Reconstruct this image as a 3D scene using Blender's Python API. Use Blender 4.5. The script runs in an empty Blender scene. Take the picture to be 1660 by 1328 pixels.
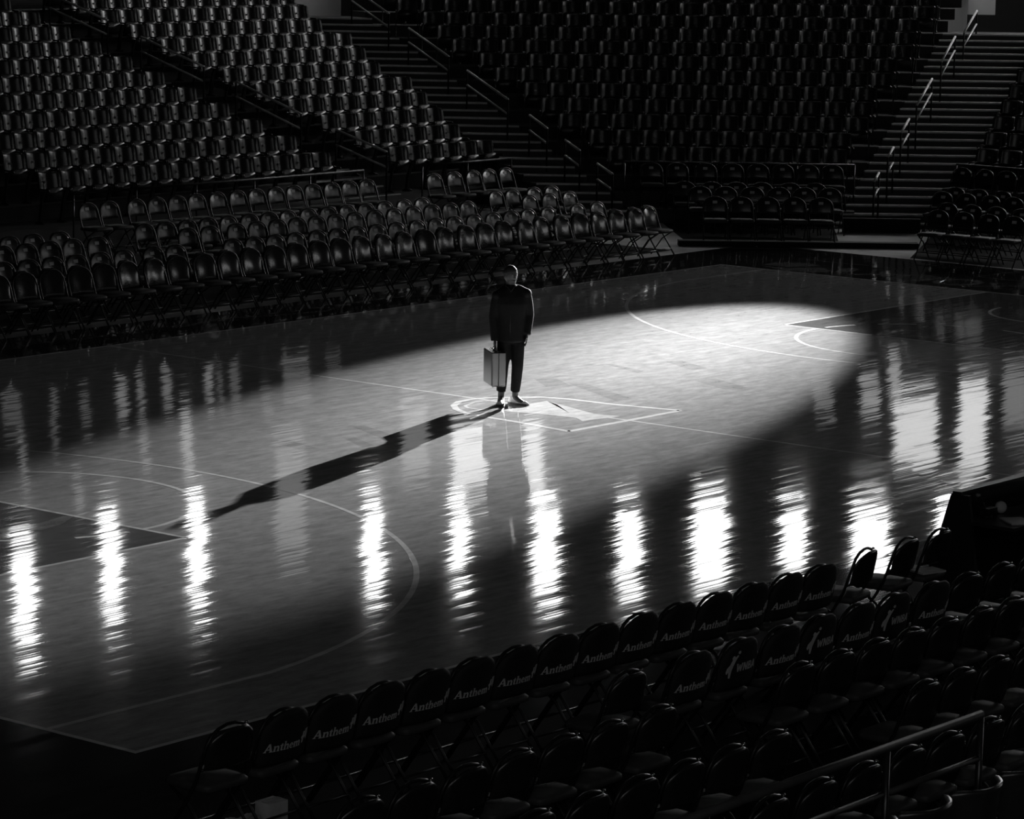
import bpy, math, random
from mathutils import Vector, Matrix
random.seed(7)
R = math.radians
scene = bpy.context.scene
col = scene.collection

# ------------------------------------------------------------------ camera
CAM = Vector((-29.8904, -23.6631, 6.0904))
YAW, PITCH, ROLL, FPX = R(39.0231), R(-9.0826), R(0.9643), 5160.9
fw = Vector((math.cos(YAW)*math.cos(PITCH), math.sin(YAW)*math.cos(PITCH), math.sin(PITCH)))
r0 = Vector((math.sin(YAW), -math.cos(YAW), 0)); u0 = r0.cross(fw)
rt = math.cos(ROLL)*r0 + math.sin(ROLL)*u0
up = -math.sin(ROLL)*r0 + math.cos(ROLL)*u0
cam = bpy.data.cameras.new('camera'); camo = bpy.data.objects.new('camera', cam); col.objects.link(camo)
cam.sensor_width = 36; cam.sensor_fit = 'HORIZONTAL'; cam.lens = FPX/1660*36
cam.clip_end = 400; cam.clip_start = .5
camo.matrix_world = Matrix(((rt.x, up.x, -fw.x, CAM.x), (rt.y, up.y, -fw.y, CAM.y), (rt.z, up.z, -fw.z, CAM.z), (0, 0, 0, 1)))
scene.camera = camo
def ray(px, py): return fw + rt*((px-830)/FPX) - up*((py-664)/FPX)
def floor_pt(px, py, z=0.0):
    d = ray(px, py); return CAM + d*((z-CAM.z)/d.z)
def project(P):
    d = Vector(P)-CAM; z = d.dot(fw); return 830+FPX*d.dot(rt)/z, 664-FPX*d.dot(up)/z, z

# ------------------------------------------------------------------ world, exposure, main light levels
w = bpy.data.worlds.new('world'); scene.world = w; w.use_nodes = True
w.node_tree.nodes['Background'].inputs[0].default_value = (1, 1, 1, 1)
w.node_tree.nodes['Background'].inputs[1].default_value = 0.0016
vs = scene.view_settings
vs.view_transform = 'Standard'; vs.look = 'None'; vs.exposure = 0.0; vs.gamma = 1.0; vs.use_curve_mapping = False
SPOT_POS = Vector((30.35, 10.03, 7.95)); SPOT_AIM = Vector((2.2, 1.15, 0)); SPOT_HALF = 6.15
SPOT_POWER = 540000
HOT_U, HOT_V, HOT_K = -.4, -1.1, .042
WINDOW_L = 6.5            # radiance of the bright high windows
END_FILL_L = 15.0  # radiance of the added, unseen end wall windows
NEAR_FILL_L = 5.5  # radiance of the added, unseen windows behind the camera
sl_ = bpy.data.lights.new('follow_spot_beam', 'SPOT'); sl_.energy = SPOT_POWER; sl_.spot_size = 2*R(SPOT_HALF); sl_.spot_blend = .34; sl_.shadow_soft_size = .12
spot_light = bpy.data.objects.new('follow_spot_beam', sl_); col.objects.link(spot_light)

# ------------------------------------------------------------------ materials (all procedural)
def nd(nt, t, **k):
    n = nt.nodes.new(t)
    for a, b in k.items(): setattr(n, a, b)
    return n
def math_(nt, op, a, b=None, c=None):
    n = nd(nt, 'ShaderNodeMath', operation=op)
    for i, v in enumerate((a, b, c)):
        if v is None: continue
        if isinstance(v, (int, float)): n.inputs[i].default_value = v
        else: nt.links.new(v, n.inputs[i])
    return n.outputs[0]
def mat(name, g, rough=.5, metal=0, var=.15, scale=8, spec=.5, bump=0.0):
    m = bpy.data.materials.new(name); m.use_nodes = True; nt = m.node_tree; b = nt.nodes['Principled BSDF']
    tc = nd(nt, 'ShaderNodeTexCoord'); nz = nd(nt, 'ShaderNodeTexNoise'); nz.inputs['Scale'].default_value = scale; nz.inputs['Detail'].default_value = 3
    nt.links.new(tc.outputs['Object'], nz.inputs['Vector'])
    rp = nd(nt, 'ShaderNodeValToRGB'); lo, hi = g*(1-var), min(1, g*(1+var))
    rp.color_ramp.elements[0].position = .3; rp.color_ramp.elements[1].position = .7
    rp.color_ramp.elements[0].color = (lo, lo, lo, 1); rp.color_ramp.elements[1].color = (hi, hi, hi, 1)
    nt.links.new(nz.outputs['Fac'], rp.inputs['Fac']); nt.links.new(rp.outputs['Color'], b.inputs['Base Color'])
    b.inputs['Roughness'].default_value = rough; b.inputs['Metallic'].default_value = metal; b.inputs['Specular IOR Level'].default_value = spec
    if bump:
        bp = nd(nt, 'ShaderNodeBump'); bp.inputs['Strength'].default_value = bump; bp.inputs['Distance'].default_value = .01
        nt.links.new(nz.outputs['Fac'], bp.inputs['Height']); nt.links.new(bp.outputs['Normal'], b.inputs['Normal'])
    return m
def emit(name, L):
    m = bpy.data.materials.new(name); m.use_nodes = True; nt = m.node_tree
    nt.nodes.remove(nt.nodes['Principled BSDF']); e = nd(nt, 'ShaderNodeEmission'); e.inputs['Strength'].default_value = L
    e.inputs['Color'].default_value = (1, 1, 1, 1)
    nt.links.new(e.outputs[0], nt.nodes['Material Output'].inputs['Surface']); return m

# beam profile of the follow spot: brightest near its optical axis, fading smoothly outwards
sl_.use_nodes = True; nt = sl_.node_tree; em = nt.nodes['Emission']
tc = nd(nt, 'ShaderNodeTexCoord'); sx = nd(nt, 'ShaderNodeSeparateXYZ'); nt.links.new(tc.outputs['Normal'], sx.inputs[0])
du = math_(nt, 'SUBTRACT', math_(nt, 'MULTIPLY', sx.outputs[0], 57.3), HOT_U); dv = math_(nt, 'SUBTRACT', math_(nt, 'MULTIPLY', sx.outputs[1], 57.3), HOT_V)
rr_ = math_(nt, 'ADD', math_(nt, 'MULTIPLY', du, du), math_(nt, 'MULTIPLY', dv, dv))
nt.links.new(math_(nt, 'EXPONENT', math_(nt, 'MULTIPLY', rr_, -HOT_K)), em.inputs['Strength'])

# shared lacquered-plank relief: every plank lies at its own slight tilt, with a slow swell of the whole floor
def plank_group():
    g = bpy.data.node_groups.new('plank_relief', 'ShaderNodeTree')
    g.interface.new_socket('Normal', in_out='OUTPUT', socket_type='NodeSocketVector')
    g.interface.new_socket('Tone', in_out='OUTPUT', socket_type='NodeSocketFloat')
    g.interface.new_socket('Scuff', in_out='OUTPUT', socket_type='NodeSocketFloat')
    out = g.nodes.new('NodeGroupOutput'); geo = nd(g, 'ShaderNodeNewGeometry'); sp = nd(g, 'ShaderNodeSeparateXYZ'); g.links.new(geo.outputs['Position'], sp.inputs[0])
    x, y = sp.outputs[0], sp.outputs[1]
    v = math_(g, 'DIVIDE', y, .0572); row = math_(g, 'FLOOR', v); fr = math_(g, 'SUBTRACT', math_(g, 'FRACT', v), .5)
    wn = nd(g, 'ShaderNodeTexWhiteNoise', noise_dimensions='1D'); g.links.new(row, wn.inputs['W'])
    al = math_(g, 'FLOOR', math_(g, 'ADD', math_(g, 'DIVIDE', x, 1.1), math_(g, 'MULTIPLY', wn.outputs['Value'], 7)))
    cb = nd(g, 'ShaderNodeCombineXYZ'); g.links.new(row, cb.inputs[0]); g.links.new(al, cb.inputs[1])
    w2 = nd(g, 'ShaderNodeTexWhiteNoise', noise_dimensions='3D'); g.links.new(cb.outputs[0], w2.inputs['Vector'])
    s2 = nd(g, 'ShaderNodeSeparateColor'); g.links.new(w2.outputs['Color'], s2.inputs[0])
    n1 = nd(g, 'ShaderNodeTexNoise'); n1.inputs['Scale'].default_value = 1.0; n1.inputs['Detail'].default_value = 2
    mp = nd(g, 'ShaderNodeMapping'); mp.inputs['Scale'].default_value = (1.0, 4.5, 1); g.links.new(geo.outputs['Position'], mp.inputs[0]); g.links.new(mp.outputs[0], n1.inputs['Vector'])
    sn = nd(g, 'ShaderNodeSeparateColor'); g.links.new(n1.outputs['Color'], sn.inputs[0])
    def lin(src, k): return math_(g, 'MULTIPLY', math_(g, 'SUBTRACT', src, .5), k)
    nx = math_(g, 'ADD', lin(s2.outputs[0], .0022), lin(sn.outputs[0], .0045))
    ny = math_(g, 'ADD', math_(g, 'ADD', lin(s2.outputs[1], .0140), lin(sn.outputs[1], .017)), math_(g, 'MULTIPLY', fr, .009))
    cn = nd(g, 'ShaderNodeCombineXYZ'); g.links.new(nx, cn.inputs[0]); g.links.new(ny, cn.inputs[1]); cn.inputs[2].default_value = 1
    no = nd(g, 'ShaderNodeVectorMath', operation='NORMALIZE'); g.links.new(cn.outputs[0], no.inputs[0])
    g.links.new(no.outputs[0], out.inputs['Normal']); g.links.new(s2.outputs[2], out.inputs['Tone'])
    n2 = nd(g, 'ShaderNodeTexNoise'); n2.inputs['Scale'].default_value = 1; n2.inputs['Detail'].default_value = 6; n2.inputs['Roughness'].default_value = .7
    mp2 = nd(g, 'ShaderNodeMapping'); mp2.inputs['Scale'].default_value = (3.2, 8.0, 1); mp2.inputs['Rotation'].default_value = (0, 0, R(8))
    g.links.new(geo.outputs['Position'], mp2.inputs[0]); g.links.new(mp2.outputs[0], n2.inputs['Vector'])
    g.links.new(n2.outputs['Fac'], out.inputs['Scuff'])
    return g
PG = plank_group()
def floor_mat(name, g0, var=.07, rough=.055, scuff=.62):
    m = bpy.data.materials.new(name); m.use_nodes = True; nt = m.node_tree; b = nt.nodes['Principled BSDF']
    gr = nd(nt, 'ShaderNodeGroup'); gr.node_tree = PG
    t = math_(nt, 'ADD', math_(nt, 'MULTIPLY', math_(nt, 'SUBTRACT', gr.outputs['Tone'], .5), g0*var*2), g0)
    t = math_(nt, 'MULTIPLY', t, math_(nt, 'ADD', math_(nt, 'MULTIPLY', math_(nt, 'SUBTRACT', gr.outputs['Scuff'], .5), scuff*2), 1.0))
    t = math_(nt, 'MAXIMUM', t, .002)
    cb = nd(nt, 'ShaderNodeCombineColor')
    for i in range(3): nt.links.new(t, cb.inputs[i])
    nt.links.new(cb.outputs[0], b.inputs['Base Color'])
    rr = math_(nt, 'ADD', math_(nt, 'MULTIPLY', gr.outputs['Scuff'], .05), rough-.025)
    nt.links.new(rr, b.inputs['Roughness']); nt.links.new(gr.outputs['Normal'], b.inputs['Normal'])
    b.inputs['IOR'].default_value = 1.5
    return m
M = dict(
    wood=floor_mat('court_maple', .40), lane=floor_mat('lane_paint', .13), apron=floor_mat('apron_paint', .035), line=floor_mat('line_paint', .80, .05),
    logo=floor_mat('logo_paint', .72, .05), stain=floor_mat('wood_stain', .33), apronmark=floor_mat('apron_lettering', .20, .1),
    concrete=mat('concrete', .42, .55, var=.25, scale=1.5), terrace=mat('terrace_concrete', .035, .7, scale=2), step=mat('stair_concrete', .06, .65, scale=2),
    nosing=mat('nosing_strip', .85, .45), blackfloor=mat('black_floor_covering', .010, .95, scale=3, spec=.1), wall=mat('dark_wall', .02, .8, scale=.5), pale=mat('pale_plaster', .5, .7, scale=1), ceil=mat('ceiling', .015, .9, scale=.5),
    seat=mat('seat_plastic', .032, .30, scale=14, spec=.8), pan=mat('pan_plastic', .010, .30, scale=14, spec=.6), iron=mat('black_iron', .02, .30, scale=20), plate=mat('number_plate', .30, .4),
    vinyl=mat('black_vinyl', .022, .28, var=.25, scale=30, bump=.05, spec=.6), padded=mat('courtside_vinyl', .03, .20, var=.25, scale=12, bump=.05, spec=.7), seatpad=mat('seat_vinyl', .05, .6, scale=20, spec=.35),
    tube=mat('black_tube', .015, .38, spec=.35), chrome=mat('chrome', .75, .15, metal=1), tag=mat('printed_tag', .8, .5), cover=mat('cover_fabric', .013, .75, scale=40), print=mat('print_ink', .62, .7),
    post=mat('matte_black_post', .012, .9, spec=.1), greyrail=mat('grey_rail', .05, .6, spec=.3), rail=mat('steel_rail', .62, .45, metal=.1), frame=mat('window_frame', .03, .5), black=mat('black_drape', .008, .8), desk=mat('desk_laminate', .02, .35),
    paper=mat('paper', .6, .7), skin=mat('skin', .10, .45, scale=6), cloth=mat('dark_jacket', .009, .75, scale=30, bump=.3, spec=.25), trouser=mat('dark_trouser', .010, .85, scale=30, bump=.2, spec=.2),
    shoe=mat('white_leather', .82, .45), sole=mat('shoe_sole', .10, .6), hair=mat('cropped_hair', .03, .6, scale=60), case=mat('brushed_case', .50, .22, metal=.85, var=.08, scale=3), casef=mat('case_frame', .10, .35, metal=.6),
    plastic=mat('grey_plastic', .3, .4), bright=emit('high_window_daylight', WINDOW_L), endlight2=emit('end_fill_glow_weak', END_FILL_L*.25), nearlight=emit('near_fill_glow', NEAR_FILL_L), endlight=emit('end_fill_glow', END_FILL_L),
    dim1=emit('suite_window_glow', 1.5), dim2=emit('suite_window_dim', .6), dim3=emit('suite_window_faint', .34), dim4=emit('suite_window_very_faint', .16), lamp=emit('lamp_diffuser', 4.5), eye=mat('eye', .3, .2))

# ------------------------------------------------------------------ mesh helpers
class MB:
    def __init__(s): s.v = []; s.f = []
    def add(s, vs, fs):
        o = len(s.v); s.v += [tuple(v) for v in vs]; s.f += [tuple(i+o for i in f) for f in fs]; return s
    def box(s, c, d, rot=None):
        hx, hy, hz = d[0]/2, d[1]/2, d[2]/2
        vs = [Vector((x*hx, y*hy, z*hz)) for x in (-1, 1) for y in (-1, 1) for z in (-1, 1)]
        if rot is not None: vs = [rot @ v for v in vs]
        vs = [v+Vector(c) for v in vs]
        return s.add(vs, [(0, 1, 3, 2), (4, 6, 7, 5), (0, 4, 5, 1), (2, 3, 7, 6), (0, 2, 6, 4), (1, 5, 7, 3)])
    def prism(s, poly, z0, z1):
        n = len(poly); a = sum(poly[i][0]*poly[(i+1) % n][1]-poly[(i+1) % n][0]*poly[i][1] for i in range(n))
        if a < 0: poly = poly[::-1]
        vs = [(p[0], p[1], z0) for p in poly]+[(p[0], p[1], z1) for p in poly]
        return s.add(vs, [tuple(range(n))[::-1], tuple(range(n, 2*n))]+[(i, (i+1) % n, n+(i+1) % n, n+i) for i in range(n)])
    def loft(s, rings, closed=True, cap=True):
        n = len(rings[0]); vs = [v for r_ in rings for v in r_]; fs = []
        m = n if closed else n-1
        for k in range(len(rings)-1):
            for i in range(m):
                fs.append((k*n+i, k*n+(i+1) % n, (k+1)*n+(i+1) % n, (k+1)*n+i))
        if cap and closed: fs += [tuple(range(n))[::-1], tuple((len(rings)-1)*n+i for i in range(n))]
        return s.add(vs, fs)
    def tube(s, pts, r, seg=6, rx=None):
        pts = [Vector(p) for p in pts]; rings = []; a0 = None
        for i, p in enumerate(pts):
            t = (pts[min(i+1, len(pts)-1)]-pts[max(i-1, 0)]).normalized()
            if a0 is None: a0 = t.cross(Vector((0, 0, 1)) if abs(t.z) < .9 else Vector((0, 1, 0))).normalized()
            a0 = (a0-t*a0.dot(t)).normalized(); b0 = t.cross(a0)
            rr = r[i] if isinstance(r, (list, tuple)) else r
            rings.append([p+(a0*math.cos(2*math.pi*k/seg)+b0*math.sin(2*math.pi*k/seg))*rr for k in range(seg)])
        return s.loft(rings)
    def ell(s, c, d, seg=10, rn=7, rot=None):
        rings = []
        for j in range(1, rn):
            th = math.pi*j/rn; ring = []
            for i in range(seg):
                a = 2*math.pi*i/seg; v = Vector((d[0]*math.sin(th)*math.cos(a), d[1]*math.sin(th)*math.sin(a), -d[2]*math.cos(th)))
                if rot is not None: v = rot @ v
                ring.append(v+Vector(c))
            rings.append(ring)
        o = len(s.v); s.loft(rings, cap=False)
        b = Vector((0, 0, -d[2])); t = Vector((0, 0, d[2]))
        if rot is not None: b = rot @ b; t = rot @ t
        nb = len(s.v); s.v += [tuple(b+Vector(c)), tuple(t+Vector(c))]
        for i in range(seg):
            s.f.append((nb, o+(i+1) % seg, o+i)); k = o+(rn-2)*seg; s.f.append((nb+1, k+i, k+(i+1) % seg))
        return s
    def mesh(s, name, m, smooth=False):
        me = bpy.data.meshes.new(name); me.from_pydata(s.v, [], s.f); me.materials.append(M[m] if isinstance(m, str) else m)
        if smooth: me.polygons.foreach_set('use_smooth', [True]*len(me.polygons))
        me.update(); return me
    def build(s, name, m, parent=None, smooth=False): return link(name, s.mesh(name, m, smooth), parent)
def link(name, me, parent=None):
    o = bpy.data.objects.new(name, me); col.objects.link(o); o.parent = parent; return o
def tag(o, label, cat, group=None, kind=None):
    if label: o['label'] = label
    if cat: o['category'] = cat
    if group: o['group'] = group
    if kind: o['kind'] = kind
    return o
def empty(name, loc=(0, 0, 0), rz=0):
    o = bpy.data.objects.new(name, None); col.objects.link(o); o.location = loc; o.rotation_euler = (0, 0, rz); o.empty_display_size = .2; return o
def struct(o, label, cat): return tag(o, label, cat, kind='structure')
def place(kit, name, loc, rz, parent_parts=True):
    """one thing built from a kit: list of (part name, mesh, sub-kit)"""
    t = empty(name, loc, rz)
    for pn, me, sub in kit:
        p = link(pn, me, t)
        for sn, sm in sub: link(sn, sm, p)
    return t
NUM = ['zeroth', 'first', 'second', 'third', 'fourth', 'fifth', 'sixth', 'seventh', 'eighth', 'ninth', 'tenth', 'eleventh', 'twelfth', 'thirteenth', 'fourteenth', 'fifteenth', 'sixteenth',
       'seventeenth', 'eighteenth', 'nineteenth', 'twentieth', 'twenty-first', 'twenty-second', 'twenty-third', 'twenty-fourth', 'twenty-fifth', 'twenty-sixth', 'twenty-seventh', 'twenty-eighth', 'twenty-ninth', 'thirtieth',
       'thirty-first', 'thirty-second', 'thirty-third', 'thirty-fourth']
def in_view(P, mx=25, my=25):
    x, y, z = project(P); return -mx < x < 1660+mx and -my < y < 1328+my

# ------------------------------------------------------------------ floor and court
def MB_prism(poly, z0, z1): return MB().prism(poly, z0, z1).build('floor_covering', 'blackfloor')
struct(MB().box((5, 23, -.05), (130, 64, .1)).build('floor', 'concrete'), 'pale concrete arena floor around the court', 'floor')
struct(MB().box((5, -31, -.05), (130, 44, .1)).build('floor_near', 'blackfloor'), 'black covered floor under the near chairs', 'floor')
court = struct(MB().box((0, 0, .004), (35.0, 18.3, .016)).build('floor_court', 'wood'), 'glossy wooden basketball court floor', 'floor')
ZC = .012
for nm_, poly in (('the rows before the left stand', [(-12, 9.62), (15.6, 9.62), (15.6, 14.3), (-12, 14.3)]), ('the rows before the right stand', [(17.75, 6.0), (23.0, 8.6), (23.0, -10), (17.75, -10)])):
    struct(MB_prism(poly, -.01, .004), 'black floor covering under %s' % nm_, 'floor')
def mark(name, polys, m, z, label=None):
    mb = MB()
    z = ZC+(z-ZC)*.35
    for p in polys: mb.prism(p, ZC-.002, z)
    o = mb.build(name, m, court)
    if label: o['label'] = label
    return o
def rect(x0, y0, x1, y1): return [(x0, y0), (x1, y0), (x1, y1), (x0, y1)]
def stroke(pts, wd, closed=False):
    out = []; n = len(pts)
    for i in range(n if closed else n-1):
        a = Vector(pts[i]); b = Vector(pts[(i+1) % n]); t = (b-a); L = t.length
        if L < 1e-6: continue
        t /= L; nn = Vector((-t.y, t.x))*wd/2; e = t*wd*.35
        out.append([tuple(a-nn-e), tuple(b-nn+e), tuple(b+nn+e), tuple(a+nn-e)])
    return out
def arc(cx, cy, r, a0, a1, n=40): return [(cx+r*math.cos(R(a0+(a1-a0)*i/n)), cy+r*math.sin(R(a0+(a1-a0)*i/n))) for i in range(n+1)]
def ribbon(pts, wd):
    """smooth band following a curve: one quad per segment with mitred joints"""
    out = []; L = []; Rr = []; n = len(pts)
    for i in range(n):
        a = Vector(pts[max(i-1, 0)]); b = Vector(pts[min(i+1, n-1)]); t = (b-a).normalized(); nn = Vector((-t.y, t.x))*wd/2
        L.append(Vector(pts[i])+nn); Rr.append(Vector(pts[i])-nn)
    for i in range(n-1): out.append([tuple(Rr[i]), tuple(Rr[i+1]), tuple(L[i+1]), tuple(L[i])])
    return out
HX, HY = 14.325, 7.62
# black apron ring outside the lines
mark('apron_border', [rect(-17.5, HY, 17.5, 9.15), rect(-17.5, -9.15, 17.5, -HY), rect(-17.5, -HY, -HX, HY), rect(HX, -HY, 17.5, HY)], 'apron', ZC+.0010, 'black painted border outside the court lines')
LW = .05
mark('court_line', [rect(-HX-LW, HY, HX+LW, HY+LW)], 'line', ZC+.0030, 'white far sideline')
mark('court_line', [rect(-HX-LW, -HY-LW, HX+LW, -HY)], 'line', ZC+.0030, 'white near sideline')
mark('court_line', [rect(-LW/2, -HY, LW/2, HY)], 'line', ZC+.0026, 'white half-court line')
for sgn, nm in ((1, 'far'), (-1, 'near')):
    X = lambda v: sgn*v
    mark('court_line', [rect(X(HX), -HY, X(HX+LW), HY)], 'line', ZC+.0030, 'white %s baseline' % nm)
    mark('lane', [rect(X(8.60), -2.42, X(HX), 2.42)], 'lane', ZC+.0010, 'dark painted lane under the %s basket' % nm)
    k = math.degrees(math.acos(.77/6.77))
    a0 = math.atan2(6.706, -.77); pts = [(X(HX), 6.706), (X(12.75-.77), 6.706)]
    arcp = arc(12.75, 0, 6.75, math.degrees(a0), 360-math.degrees(a0), 90)
    mark('three_point_line', ribbon([(X(HX), 6.706)]+[(X(x), y) for x, y in arcp]+[(X(HX), -6.706)], .055), 'line', ZC+.0034, 'white three-point arc at the %s end' % nm)
    mark('free_throw_line', [rect(X(8.58), -2.45, X(8.63), 2.45)]+[rect(X(8.6), 2.40, X(HX), 2.45), rect(X(8.6), -2.45, X(HX), -2.40)], 'line', ZC+.0024, 'white lane outline at the %s end' % nm)
    mark('free_throw_circle', ribbon([(X(x), y) for x, y in arc(8.6, 0, 1.83, 90, 270, 40)], .06)+[p for i in range(6) for p in ribbon([(X(x), y) for x, y in arc(8.6, 0, 1.83, -90+i*30+6, -90+i*30+24, 5)], .06)], 'line', ZC+.0038, 'white free-throw circle at the %s end' % nm)
    mark('restricted_arc', ribbon([(X(x), y) for x, y in arc(12.75, 0, 1.22, 90, 270, 24)], .05), 'line', ZC+.0024)
def trace(pts, ox, oy, sc): return [tuple(floor_pt(ox+x*sc, oy+y*sc, ZC)[:2]) for x, y in pts]
Z6 = (720, 620, .241)
mark('centre_logo_outline', ribbon(trace([(140, 205), (80, 180), (65, 155), (100, 130), (190, 112), (330, 103), (650, 100), (830, 112), (1150, 150), (1590, 190)], *Z6), .085)
     + ribbon(trace([(1590, 190), (1210, 262), (840, 330)], *Z6), .085)+ribbon(trace([(840, 330), (480, 265), (260, 230), (140, 205)], *Z6), .085), 'line', ZC+.0042, 'white angular outline of the centre-court logo')
mark('centre_logo_ring', ribbon(trace([(250, 185), (160, 172), (140, 158), (200, 135), (340, 118), (480, 120)], *Z6), .045), 'logo', ZC+.0030)
mark('centre_logo_arrow', [trace([(360, 183), (690, 125), (760, 150), (840, 205), (650, 190)], *Z6), trace([(690, 125), (1010, 212), (840, 205)], *Z6), trace([(840, 205), (1010, 212), (1180, 228), (930, 262), (890, 240)], *Z6), trace([(360, 183), (650, 190), (840, 205), (890, 240), (660, 215), (430, 197)], *Z6)], 'logo', ZC+.0034, 'pale arrowhead shape in the centre-court logo')
Z5 = (550, 380, .3388)
for q in ([(1100, 715), (1180, 715), (1400, 785), (1330, 800)], [(1270, 620), (1310, 622), (1460, 655), (1430, 665)], [(60, 920), (120, 915), (270, 965), (210, 980)], [(20, 975), (70, 970), (170, 1010), (110, 1020)], [(-300, 1000), (-240, 985), (-100, 1025), (-190, 1030)],
          [(1700, 700), (1800, 690), (1960, 735), (1850, 745)], [(1560, 610), (1640, 605), (1760, 640), (1690, 650)], [(930, 690), (1040, 690), (1100, 720), (990, 730)]):
    mark('stain_stripe', [trace(q, *Z5)], 'stain', ZC+.0008)
# lettering and ring shapes painted on the far apron and the near lane
ZF = (1300, 390, .2169)
mark('apron_emblem', [trace([(-290, 180), (-200, 165), (-60, 165), (60, 170), (140, 190), (-100, 200)], *ZF), trace([(-290, 190), (-100, 205), (140, 200), (215, 225), (190, 238), (20, 235), (-180, 215)], *ZF), trace([(250, 232), (290, 208), (390, 203), (425, 215), (380, 232), (300, 238)], *ZF)], 'apronmark', ZC+.0030, 'pale oval emblem on the far apron')
mark('apron_letter', ribbon(trace([(400, 253), (650, 253), (950, 262), (1040, 280), (900, 298), (740, 292), (700, 280), (780, 262), (880, 262)], *ZF), .10), 'apronmark', ZC+.0030)
mark('apron_letter', ribbon(trace([(1000, 310), (1040, 296), (1170, 291), (1300, 300), (1335, 315), (1280, 328), (1150, 332), (1030, 322), (1000, 310)], *ZF), .14), 'apronmark', ZC+.0036)
mark('apron_letter', [trace([(575, 235), (610, 230), (640, 270), (600, 275)], *ZF), trace([(1405, 320), (1445, 318), (1490, 360), (1440, 365)], *ZF)], 'apronmark', ZC+.0032)
mark('apron_letter', ribbon(trace([(0, 135), (200, 160), (480, 185), (720, 210), (860, 190), (980, 172)], *ZF), .05), 'apronmark', ZC+.0034)
mark('apron_letter', ribbon(trace([(1640, 235), (1480, 245), (1320, 270), (1560, 295), (1640, 300)], *ZF), .05)+ribbon(trace([(1200, 342), (1640, 340)], *ZF), .05), 'apronmark', ZC+.0038)
mark('lane_lettering', ribbon(trace([(555, 710), (620, 685), (740, 668), (880, 670)], *ZF), .14)+ribbon(trace([(730, 705), (900, 712), (1050, 735), (1180, 745)], *ZF), .12)+ribbon(trace([(1380, 790), (1480, 800), (1530, 792)], *ZF), .1), 'apronmark', ZC+.0030)
ZN = (0, 700, .2048)
mark('lane_lettering', [trace([(0, 770), (180, 755), (350, 715), (500, 668), (585, 672), (480, 735), (330, 778), (150, 785), (0, 800)], *ZN)], 'apronmark', ZC+.0030)
mark('apron_lettering_far', ribbon([(2.2+.9*i, 8.35+.25*math.sin(i*1.7)) for i in range(12)], .06), 'apronmark', ZC+.0030)

# ------------------------------------------------------------------ stands: frames of reference
PH = R(41); E1 = Vector((math.sin(PH), -math.cos(PH))); E2 = Vector((math.cos(PH), math.sin(PH)))
def ts(T, s): return E1*s+E2*T
TP = .9602; T8 = 26.273
def Tj(j): return T8+TP*(8-j)
def Fj(j): return .99+.2525*(8-j)
SL, SR = -.4175/TP, .328            # slopes of the two sides of the corner wedge
def s_left(T): return 2.08+SL*(T-Tj(10))
def s_right(T): return 7.06+SR*(T-Tj(10))
def Yk(k): return 16.92+.89*k
def Fk(k): return .48+.262*k
def x_edge(Y): return 19.54+.421*(Y-16.92)
def inter(Tc, fx):   # point on corner line T=Tc where it meets the left-stand edge x=x_edge(y)
    # p = E2*T + E1*s ; px - x_edge(py) = 0
    a = E2.x*Tc-(19.54-.421*16.92)-.421*E2.y*Tc; b = E1.x-.421*E1.y
    return -a/b
XR0, XRD = 24.6, .93
def FR(i): return .55+.262*i
def y_edge(X): return 9.05+.40*(X-XR0)
def inter_r(Tc):     # s on line T where y = y_edge(x)
    a = E2.y*Tc-(9.05-.40*XR0)-.40*E2.x*Tc; b = E1.y-.40*E1.x
    return -a/b

struct(MB_prism([tuple(ts(18.95, 3.4)), tuple(ts(18.95, 6.1)), tuple(ts(22.9, 6.5)), tuple(ts(22.9, 3.2))], -.01, .004), 'black floor covering under the rows before the corner stand', 'floor')
# terraces
for k in range(0, 14):
    y0, y1 = Yk(k)-.42, Yk(k)+.47
    if k == 0: y0 = 16.36
    z = Fk(k)
    for x0, x1 in (((-8, x_edge(y0)),) if k < 20 else ()):
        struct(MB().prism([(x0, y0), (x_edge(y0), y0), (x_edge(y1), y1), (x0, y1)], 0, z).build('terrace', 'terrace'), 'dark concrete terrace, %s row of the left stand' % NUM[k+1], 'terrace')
for n, j in enumerate(range(10, -5, -1)):
    t0, t1 = Tj(j)-.45, Tj(j)+.51
    if n == 0: t0 = Tj(10)-.55
    poly = [ts(t0, s_left(t0)), ts(t0, s_right(t0)), ts(t1, s_right(t1)), ts(t1, s_left(t1))]
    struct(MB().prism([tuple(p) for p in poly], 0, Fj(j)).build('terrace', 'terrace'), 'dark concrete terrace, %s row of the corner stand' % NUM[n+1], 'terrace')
for i in range(0, 11):
    x0, x1 = XR0+XRD*i-.42, XR0+XRD*i+.51
    struct(MB().prism([(x0, y_edge(x0)), (x1, y_edge(x1)), (x1, -12), (x0, -12)], 0, FR(i)).build('terrace', 'terrace'), 'dark concrete terrace, %s row of the right stand' % NUM[i+1], 'terrace')
# platforms carrying the last row of folding chairs
struct(MB().box((6.0, 15.3, .09), (27, 1.9, .18)).build('riser_platform', 'terrace'), 'low black platform below the left stand', 'platform')
struct(MB().prism([tuple(ts(22.95, 2.6)), tuple(ts(22.95, 6.9)), tuple(ts(23.75, 7.0)), tuple(ts(23.75, 2.4))], 0, .27).build('riser_platform', 'terrace'), 'low black platform below the corner stand', 'platform')
struct(MB().box((23.6, 1.5, .12), (1.1, 14, .24)).build('riser_platform', 'terrace'), 'low black platform below the right stand', 'platform')

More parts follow.
